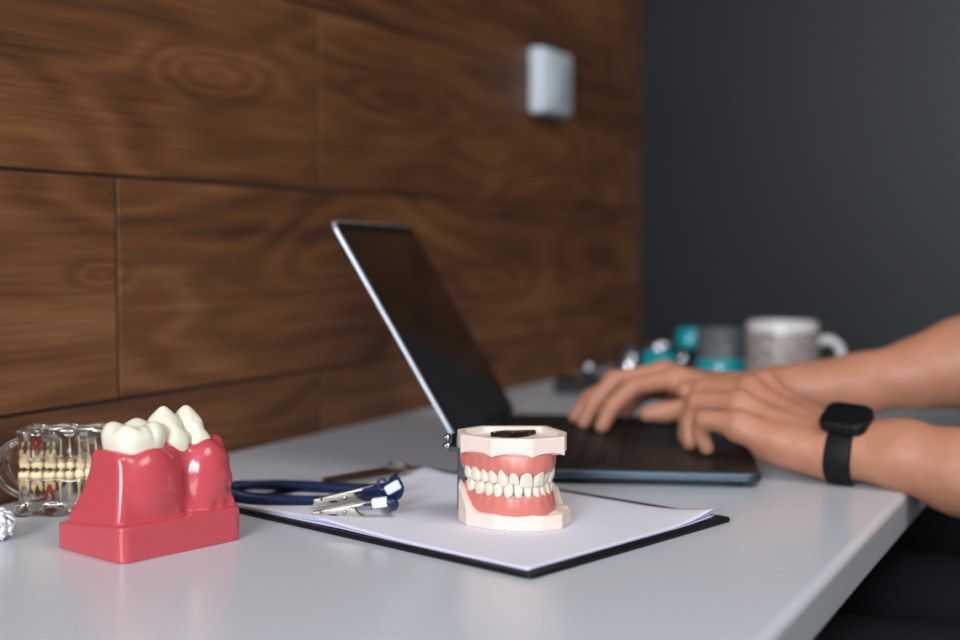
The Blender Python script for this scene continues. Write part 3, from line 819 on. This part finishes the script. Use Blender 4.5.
for r_ in range(6):
    y = .008; cx = .0105 + r_ * .0184
    wid = {0: [1] * 15, 1: [1] * 13 + [1.6], 2: [1.5] + [1] * 12 + [1.1], 3: [1.8] + [1] * 11 + [1.8], 4: [2.3] + [1] * 10 + [2.3], 5: [1, 1, 1, 1.2, 5.4, 1.2, 1, 1, 1, 1]}[r_]
    tw = sum(wid); u = .303 / tw
    for w in wid:
        # row 0 lies near the hinge; the left end of each row lies near the far end for the user facing the wall
        yy = .006 + u * w / 2 + (y - .008)
        inst(km, 'key', kb, (cx, yy, .0007), (0, 0, 0), (1, (u * w - .0025) / .017, 1)); y += u * w
bm = bmesh.new(); bx(bm, (.142, .105, Lt + .0003), (.232, .250, Lt + .0008), .0002, 1); from_bm('trackpad', bm, mat('dark_trackpad', (46, 41, 42), rough=.35, spec=.4), LP)
for x, y in ((.02, .02), (.02, Ly - .02), (Lx - .02, .02), (Lx - .02, Ly - .02)):
    bm = bmesh.new(); cyl(bm, (x, y, -.0044 if (x > .05 or y > .1) else -.0002), (x, y, .0002), .006, 16); from_bm('foot', bm, M_rubber, LP)
# lid, tilted back 27 degrees
TL = 29.9
lid = empty('lid', (.004, 0, Lt + .002)); lid.parent = LP; lid.rotation_euler = (0, R(-TL), 0)
Lh = .238
MY = Matrix.Rotation(R(90), 4, 'Y')
bm = bmesh.new()
pts = rrect(0, 0, Lh, Ly, .011)
prism(bm, pts, 0, .0036, Matrix(((0, 0, 1, -.0036), (0, 1, 0, 0), (1, 0, 0, 0), (0, 0, 0, 1))))
o = from_bm('lid_shell', bm, M_alu_bright, lid); bevel_mod(o, .0012, 2)
bm = bmesh.new(); prism(bm, rrect(.003, .0025, Lh - .0025, Ly - .0025, .010), 0, .0006, Matrix(((0, 0, 1, 0), (0, 1, 0, 0), (1, 0, 0, 0), (0, 0, 0, 1))))
o = from_bm('bezel', bm, M_black, lid)
bm = bmesh.new(); prism(bm, rrect(.016, .010, Lh - .012, Ly - .010, .003), .0006, .0009, Matrix(((0, 0, 1, 0), (0, 1, 0, 0), (1, 0, 0, 0), (0, 0, 0, 1))))
from_bm('screen', bm, M_screen, lid)
bm = bmesh.new(); cyl(bm, (.002, .04, Lt + .001), (.002, Ly - .04, Lt + .001), .0042, 20); from_bm('hinge', bm, M_black, LP, True)

# ------------------------------------------------------------------ person
def rc(a, b, ra, rb): return (np.array(a, float), np.array(b, float), ra, rb)
def cap_eval(P, pr): return caps(P, *pr)
L_ = dict(W=(0.5626, 1.1098, 0.7790), I1=(0.4782, 1.1790, 0.8224), I2=(0.4215, 1.2006, 0.8166), I3=(0.4074, 1.1990, 0.7997), I4=(0.4016, 1.1960, 0.7725),
    M1=(0.4727, 1.1481, 0.8197), M2=(0.4236, 1.1624, 0.8157), M3=(0.4122, 1.1565, 0.7952), M4=(0.4107, 1.1558, 0.7720), R1=(0.4717, 1.1195, 0.8100), R2=(0.4303, 1.1264, 0.8088),
    R3=(0.4224, 1.1281, 0.7891), R4=(0.4249, 1.1237, 0.7720), P1=(0.4772, 1.0943, 0.7958), P2=(0.4465, 1.0955, 0.7972), P3=(0.4420, 1.0988, 0.7853), P4=(0.4476, 1.1016, 0.7720),
    T0=(0.5289, 1.1600, 0.7720), T1=(0.4870, 1.1835, 0.7790), T2=(0.4555, 1.1955, 0.7780), T3=(0.4334, 1.1954, 0.7765), H0=(0.5563, 1.1050, 0.7710), H1=(0.5020, 1.1020, 0.7800),
    F1=(0.6135, 1.1021, 0.7770), F2=(0.6579, 1.1023, 0.7670), E=(0.815, 1.085, 0.745), SH=(0.945, 1.075, 1.045))
R_ = dict(W=(0.4563, 1.2632, 0.8054), I1=(0.3748, 1.2329, 0.8182), I2=(0.3421, 1.1993, 0.8109), I3=(0.3257, 1.1853, 0.7918), I4=(0.3171, 1.1809, 0.7730),
    M1=(0.3560, 1.2513, 0.8207), M2=(0.3146, 1.2190, 0.8146), M3=(0.2987, 1.2052, 0.7930), M4=(0.2898, 1.2007, 0.7730), R1=(0.3441, 1.2734, 0.8131), R2=(0.3029, 1.2523, 0.8058),
    R3=(0.2818, 1.2359, 0.7929), R4=(0.2682, 1.2289, 0.7739), P1=(0.3422, 1.2948, 0.8026), P2=(0.3156, 1.2924, 0.7909), P3=(0.3081, 1.2886, 0.7824), P4=(0.3025, 1.2858, 0.7730),
    T0=(0.4295, 1.2271, 0.8018), T1=(0.4065, 1.1986, 0.7939), T2=(0.3809, 1.1798, 0.7907), T3=(0.3664, 1.1725, 0.7888), F1=(0.5443, 1.2801, 0.8158), F2=(.60, 1.30, .828), E=(0.655, 1.325, 0.8430), SH=(0.915, 1.435, 1.050))
def fingers(J):
    out = []
    for f_, r_ in (('I', (.0108, .0099, .0087, .0075)), ('M', (.0110, .0101, .0089, .0076)), ('R', (.0108, .0099, .0086, .0074)), ('P', (.0102, .0092, .0080, .0070))):
        out.append([rc(J[f_ + '1'], J[f_ + '2'], r_[0], r_[1]), rc(J[f_ + '2'], J[f_ + '3'], r_[1] * .98, r_[2]), rc(J[f_ + '3'], J[f_ + '4'], r_[2], r_[3])])
    out.append([rc(J['T0'], J['T1'], .0150, .0115), rc(J['T1'], J['T2'], .0110, .0100), rc(J['T2'], J['T3'], .0102, .0078)])
    return out
def mix(a, b, t): return tuple(np.array(a) * (1 - t) + np.array(b) * t)
def palm(J, up=.0):
    w = J['W']; out = []
    off = np.array((0, 0, -.006))
    for f_, t, ra, rb in (('I', -.9, .0165, .0120), ('M', -.3, .0175, .0125), ('R', .3, .0175, .0120), ('P', .9, .0165, .0112)):
        side = (np.array(J['P1']) - np.array(J['I1'])); side = side / np.linalg.norm(side)
        a = np.array(w) + side * t * .013
        out.append(rc(a, np.array(J[f_ + '1']) + off, ra, rb))
    # tendons and knuckles
    for f_ in 'IMRP': out.append(rc(mix(w, J[f_ + '1'], .55), np.array(J[f_ + '1']) + np.array((0, 0, .0035)), .0062, .0100))
    out.append(rc(mix(w, J['T0'], .35), J['T0'], .017, .015))
    out.append(rc(J['T0'], mix(J['I1'], J['T1'], .45), .014, .009))
    return out
def arm(J, left):
    w = np.array(J['W'])
    o = [rc(w + np.array((0, -.008, 0)), J['F1'], .0225, .0265), rc(w + np.array((0, .009, .001)), np.array(J['F1']) + np.array((0, .012, 0)), .0215, .026),
         rc(J['F1'], J['F2'], .0275, .0330), rc(J['F2'], mix(J['F2'], J['E'], .6), .0335, .0420), rc(mix(J['F2'], J['E'], .6), J['E'], .0420, .0400),
         rc(J['E'], mix(J['E'], J['SH'], .35), .0410, .0530), rc(mix(J['E'], J['SH'], .35), J['SH'], .0530, .0560)]
    if left: o.append(rc(J['H0'], J['H1'], .0205, .0170))
    return o
torso = [rc((1.00, 1.255, .56), (.985, 1.255, .75), .125, .118), rc((.985, 1.255, .75), (.955, 1.255, .98), .118, .130), rc((.95, 1.17, 1.0), (.95, 1.34, 1.0), .10, .10),
         rc((.945, 1.10, 1.045), (.935, 1.255, 1.085), .058, .060), rc((.915, 1.41, 1.05), (.935, 1.255, 1.085), .058, .060),
         rc((.935, 1.255, 1.08), (.900, 1.255, 1.19), .058, .054)]
HC = np.array((.875, 1.255, 1.275))
head = [rc(HC + (0.012, 0, .028), HC + (.0, 0, .020), .083, .080), rc(HC + (-.03, 0, -.02), HC + (-.042, 0, -.068), .060, .036), rc(HC + (-.078, 0, -.002), HC + (-.100, 0, -.030), .008, .012),
        rc(HC + (-.074, -.018, -.064), HC + (-.074, .018, -.064), .012, .012), rc(HC + (-.0, -.078, -.018), HC + (.008, -.084, .016), .010, .014), rc(HC + (-.0, .078, -.018), HC + (.008, .084, .016), .010, .014),
        rc(HC + (-.066, -.045, .022), HC + (-.070, .045, .022), .014, .014)]
SETS = [(torso + head + arm(L_, True) + palm(L_) + arm(R_, False) + palm(R_), .016)]
FING = fingers(L_) + fingers(R_)
def body_eval(P, solid, fing):
    d = np.full(len(P), 1.0)
    for pr in solid:
        k = .030 if pr[2] > .05 else (.012 if pr[2] > .02 else (.004 if pr[2] < .0065 else .007))
        d = smin(d, cap_eval(P, pr), k)
    e = np.full(len(P), 1.0)
    for fg in fing:
        c = np.full(len(P), 1.0)
        for pr in fg: c = smin(c, cap_eval(P, pr), .0022)
        e = smin(e, c, .0012)
    return smin(d, e, .0065)
ALL = SETS[0][0]
def body_f(P): return body_eval(P, ALL, FING)
def body_sel(c, r):
    c = c[None]
    s = [p for p in ALL if cap_eval(c, p)[0] < r + .06]
    g = [fg for fg in FING if min(cap_eval(c, p)[0] for p in fg) < r + .02]
    return lambda P: body_eval(P, s, g)
PR = thing('person', 'person in dark clothes typing, only bare forearms and hands in view', 'person', (.95, 1.255, 0))
def pl(o): o.location = (-.95, -1.255, 0); return o
v, f = nets(body_f, (.24, .94, .42), (1.16, 1.56, 1.42), .0026, skip=1.15, select=body_sel, relax=2)
pl(net_mesh('body', v, f, M_skin, PR))
# nails on the fingers that show
def nail(J, fk, parent_dir):
    a, b = np.array(J[fk + '3']), np.array(J[fk + '4']); d = (b - a) / np.linalg.norm(b - a)
    return a, b, d
def cloth(prims, k, grow, cut, h, lo, hi, nm, m):
    def fn(P):
        d = np.full(len(P), 1.0)
        for pr in prims: d = smin(d, cap_eval(P, (pr[0], pr[1], pr[2] + grow, pr[3] + grow)), k)
        return cut(P, d)
    v, f = nets(fn, lo, hi, h, skip=1.4, relax=2); return pl(net_mesh(nm, v, f, m, PR))
ups = [rc(mix(J['E'], J['SH'], .42), J['SH'], .050, .058) for J in (L_, R_)]
cloth(torso[:5] + ups, .03, .011, lambda P, d: smax(smax(d, P[:, 2] - 1.125, .004), .60 - P[:, 2], .004), .008, (.75, .95, .5), (1.2, 1.6, 1.2), 't_shirt', M_shirt)['label'] = 'dark navy t-shirt'
legs = [rc((1.00, 1.255, .66), (1.0, 1.255, .56), .137, .141)]
for sy, kx in ((-1, .50), (1, .48)):
    hip = (.98, 1.255 + sy * .09, .545); kn = (kx, 1.255 + sy * .14, .565); an = (kx + .05, 1.255 + sy * .15, .11)
    legs += [rc(hip, kn, .092, .066), rc(kn, mix(kn, an, .4), .064, .062), rc(mix(kn, an, .4), an, .062, .050)]
cloth(legs, .02, .0, lambda P, d: smax(d, .10 - P[:, 2], .004), .010, (.3, .9, .0), (1.25, 1.6, .8), 'trousers', M_jeans)['label'] = 'dark blue trousers'
for sy, kx in ((-1, .50), (1, .48)):
    y = 1.255 + sy * .15
    def fs(P):
        d = caps(P, (kx + .07, y, .045), (kx - .13, y, .035), .040, .032); d = smin(d, caps(P, (kx + .055, y, .05), (kx + .05, y, .12), .040, .042), .02)
        return smax(d, .004 - P[:, 2], .004)
    v, f = nets(fs, (kx - .25, y - .1, -.05), (kx + .2, y + .1, .2), .008, skip=1.4); o = pl(net_mesh('shoe', v, f, M_shoe, PR))
def fh(P):
    d = np.full(len(P), 1.0)
    d = smin(d, caps(P, HC + (0.016, 0, .036), HC + (.004, 0, .030), .090, .085), .01)
    n = .003 * np.sin(P[:, 0] * 240 + 3 * np.sin(P[:, 2] * 90)) * np.sin(P[:, 1] * 190)
    cut = (HC[0] - .050) - P[:, 0]; low = (HC[2] - .030 + .35 * (HC[0] - P[:, 0])) - P[:, 2]
    return smax(smax(d + n, cut, .01), low, .01)
v, f = nets(fh, (.75, 1.12, 1.2), (1.0, 1.4, 1.42), .005, skip=1.6); pl(net_mesh('hair', v, f, M_hair, PR))['label'] = 'short dark hair'
for sy in (-1, 1):
    bm = bmesh.new(); bmesh.ops.create_uvsphere(bm, u_segments=20, v_segments=14, radius=.0112); bmesh.ops.translate(bm, vec=tuple(HC + (-.0665, sy * .031, .003)), verts=bm.verts)
    for f_ in bm.faces: f_.material_index = 1 if f_.calc_center_median().x < HC[0] - .0755 else 0
    pl(from_bm('eye', bm, [mat('eye_white', (235, 232, 228), rough=.1), mat('brown_iris', (50, 32, 20), rough=.1)], PR, True))
bm = bmesh.new(); tube(bm, [tuple(HC + (-.0845, -.024, -.046)), tuple(HC + (-.092, 0, -.045)), tuple(HC + (-.0845, .024, -.046))], .0045, 8)
pl(from_bm('mouth', bm, mat('lips', (170, 100, 92), rough=.4), PR, True))

# stool under the person
ST = thing('stool', 'round black swivel stool the person sits on', 'stool', (1.0, 1.255, 0))
bm = bmesh.new(); lathe(bm, [(0, .415), (.16, .415), (.185, .425), (.19, .44), (.18, .452), (0, .455)], 40); from_bm('seat', bm, M_black, ST, True)
bm = bmesh.new(); cyl(bm, (0, 0, .05), (0, 0, .415), .025, 20); from_bm('column', bm, M_chrome, ST, True)
bm = bmesh.new(); lathe(bm, [(0, 0.002), (.2, 0.002), (.205, .012), (.19, .02), (.04, .05), (0, .05)], 40); from_bm('base', bm, M_chrome, ST, True)

# ------------------------------------------------------------------ smart watch on the near wrist
ax = np.array(L_['F1']) - np.array(L_['W']); ax /= np.linalg.norm(ax)
wc = np.array(L_['W']) + ax * .006 + np.array((0, .0010, -.001))
Zv = Vector((0, -.50, 1)).normalized(); Xv = Vector(ax); Yv = Zv.cross(Xv).normalized(); Xv = Yv.cross(Zv).normalized()
WM = Matrix((Xv, Yv, Zv)).transposed().to_4x4(); WM.translation = Vector(wc)
WT = thing('smartwatch', 'black smartwatch with rubber band on the near wrist', 'watch')
WT.matrix_world = WM
def ringband(a, b, th, hw, n=56):
    bm = bmesh.new(); rg = []
    for i in range(n):
        t = 2 * math.pi * i / n
        c, s = math.cos(t), math.sin(t)
        rr = []
        for (e, x) in ((0, -hw), (0, hw), (th, hw * .86), (th, -hw * .86)):
            rr.append(bm.verts.new((x, (a + e) * c, (b + e) * s)))
        rg.append(rr)
    for i in range(n):
        p, q_ = rg[i], rg[(i + 1) % n]
        for k_ in range(4): bm.faces.new((p[k_], p[(k_ + 1) % 4], q_[(k_ + 1) % 4], q_[k_]))
    return bm
o = from_bm('band', ringband(.0320, .0275, .0022, .0120), M_rubber, WT, True); bevel_mod(o, .0005, 2)
bm = bmesh.new(); prism(bm, rrect(-.0200, -.0172, .0200, .0172, .0095, 8), .0255, .0365); o = from_bm('case', bm, M_black, WT); bevel_mod(o, .003, 4)
for p in o.data.polygons: p.use_smooth = True
bm = bmesh.new(); prism(bm, rrect(-.0180, -.0152, .0180, .0152, .008, 8), .0363, .0371); o = from_bm('screen', bm, M_watch, WT); bevel_mod(o, .0004, 2)
bm = bmesh.new(); cyl(bm, (.006, -.0170, .031), (.006, -.0192, .031), .0032, 20, .0004); from_bm('crown', bm, M_black, WT, True)

# ------------------------------------------------------------------ mug and the dental things at the back
MG = thing('mug', 'speckled grey-beige mug with white rim and handle at back of desk', 'mug', (.373, 1.666, DZ + .0002), R(27))
mr, mh = .0455, .102
bm = bmesh.new(); lathe(bm, [(0, 0), (mr - .006, 0), (mr - .001, .004), (mr, .010), (mr, mh - .003), (mr - .0015, mh), (mr - .004, mh - .003), (mr - .0045, .012), (mr - .012, .006), (0, .006)], 56)
m = M_ceramic; o = from_bm('cup', bm, m, MG, True)
bm = bmesh.new(); lathe(bm, [(mr + .0003, .008), (mr + .0006, .009), (mr + .0006, mh - .013), (mr + .0003, mh - .012)], 56)
mp = bpy.data.materials.new('speckled_glaze'); mp.use_nodes = True; nt = mp.node_tree; b = nt.nodes['Principled BSDF']
tcn_ = nt.nodes.new('ShaderNodeTexCoord'); vo = nt.nodes.new('ShaderNodeTexVoronoi'); vo.inputs['Scale'].default_value = 170
cr = nt.nodes.new('ShaderNodeValToRGB'); cr.color_ramp.elements[0].position = .25; cr.color_ramp.elements[0].color = lin((95, 84, 80)); cr.color_ramp.elements[1].position = .6; cr.color_ramp.elements[1].color = lin((178, 166, 160))
nt.links.new(tcn_.outputs['Object'], vo.inputs['Vector']); nt.links.new(vo.outputs['Distance'], cr.inputs[0]); nt.links.new(cr.outputs[0], b.inputs['Base Color']); b.inputs['Roughness'].default_value = .4
from_bm('glaze_band', bm, mp, MG, True)['label'] = 'speckled grey-beige patterned band'
bm = bmesh.new(); tube(bm, catmull([(mr - .002, 0, mh - .028), (mr + .014, 0, mh - .024), (mr + .028, 0, mh - .034), (mr + .031, 0, mh - .054), (mr + .021, 0, mh - .072), (mr - .002, 0, mh - .080)], 10), .0058, 14)
from_bm('handle', bm, M_ceramic, MG, True)

def jar(nm, lab, cat, loc, r_, h_, mats, fill, lidh, ball=0):
    t = thing(nm, lab, cat, loc)
    bm = bmesh.new(); lathe(bm, [(0, 0), (r_ - .002, 0), (r_, .003), (r_, h_), (r_ - .002, h_), (r_ - .002, .004), (0, .004)], 40); from_bm('body', bm, mats[0], t, True)
    if fill:
        bm = bmesh.new(); lathe(bm, [(0, .0045), (r_ - .0028, .0045), (r_ - .0028, fill), (0, fill)], 40); from_bm('contents', bm, mats[1], t)
    if lidh:
        bm = bmesh.new(); lathe(bm, [(0, h_), (r_ + .001, h_), (r_ + .0015, h_ + .002), (r_ + .001, h_ + lidh), (r_ * .8, h_ + lidh + .003), (0, h_ + lidh + .003)], 40); from_bm('lid', bm, mats[2], t, True)
    return t
jar('specimen_jar', 'clear jar half full of teal liquid between mug and wall', 'jar', (.285, 1.690, DZ + .0002), .0325, .088, [M_clear2, M_teal_liquid, None], .035, 0)
bm = bmesh.new(); lathe(bm, [(.0327, .002), (.0335, .003), (.0335, .048), (.0327, .049)], 40); from_bm('teal_cover', bm, M_teal, bpy.data.objects['specimen_jar'], True)
jar('lidded_pot', 'round teal pot with pale lid behind the far hand', 'pot', (.180, 1.745, DZ + .0002), .026, .052, [M_teal, None, M_chrome], 0, .012)
jar('plastic_bottle', 'small black bottle with teal cap beside the clear jar', 'bottle', (.226, 1.740, DZ + .0002), .018, .058, [M_black, None, M_teal], 0, .024)
jar('metal_cup', 'shiny metal cup left of the teal pot', 'cup', (.130, 1.760, DZ + .0002), .021, .058, [M_chrome, None, None], 0, 0)
CS = thing('instrument_case', 'low black case with chrome knob near the wall at the back', 'case', (.115, 1.640, DZ + .0002), R(20))
bm = bmesh.new(); bx(bm, (-.045, -.032, 0), (.045, .032, .018), .004, 3); from_bm('box', bm, M_black, CS, True)
bm = bmesh.new(); lathe(bm, [(0, .018), (.007, .018), (.005, .022), (.010, .028), (.0115, .034), (.008, .041), (0, .0435)], 24); from_bm('knob', bm, M_chrome, CS, True)
MR = thing('chrome_dispenser', 'tiny chrome dispenser standing before the black bottle', 'dispenser', (.232, 1.690, DZ + .0002))
bm = bmesh.new(); lathe(bm, [(0, 0), (.012, 0), (.012, .030), (.010, .034), (0, .034)], 24); from_bm('body', bm, M_black, MR, True)
bm = bmesh.new(); lathe(bm, [(0, .034), (.006, .034), (.010, .040), (.011, .046), (.008, .054), (0, .056)], 24); from_bm('cap', bm, M_chrome, MR, True)
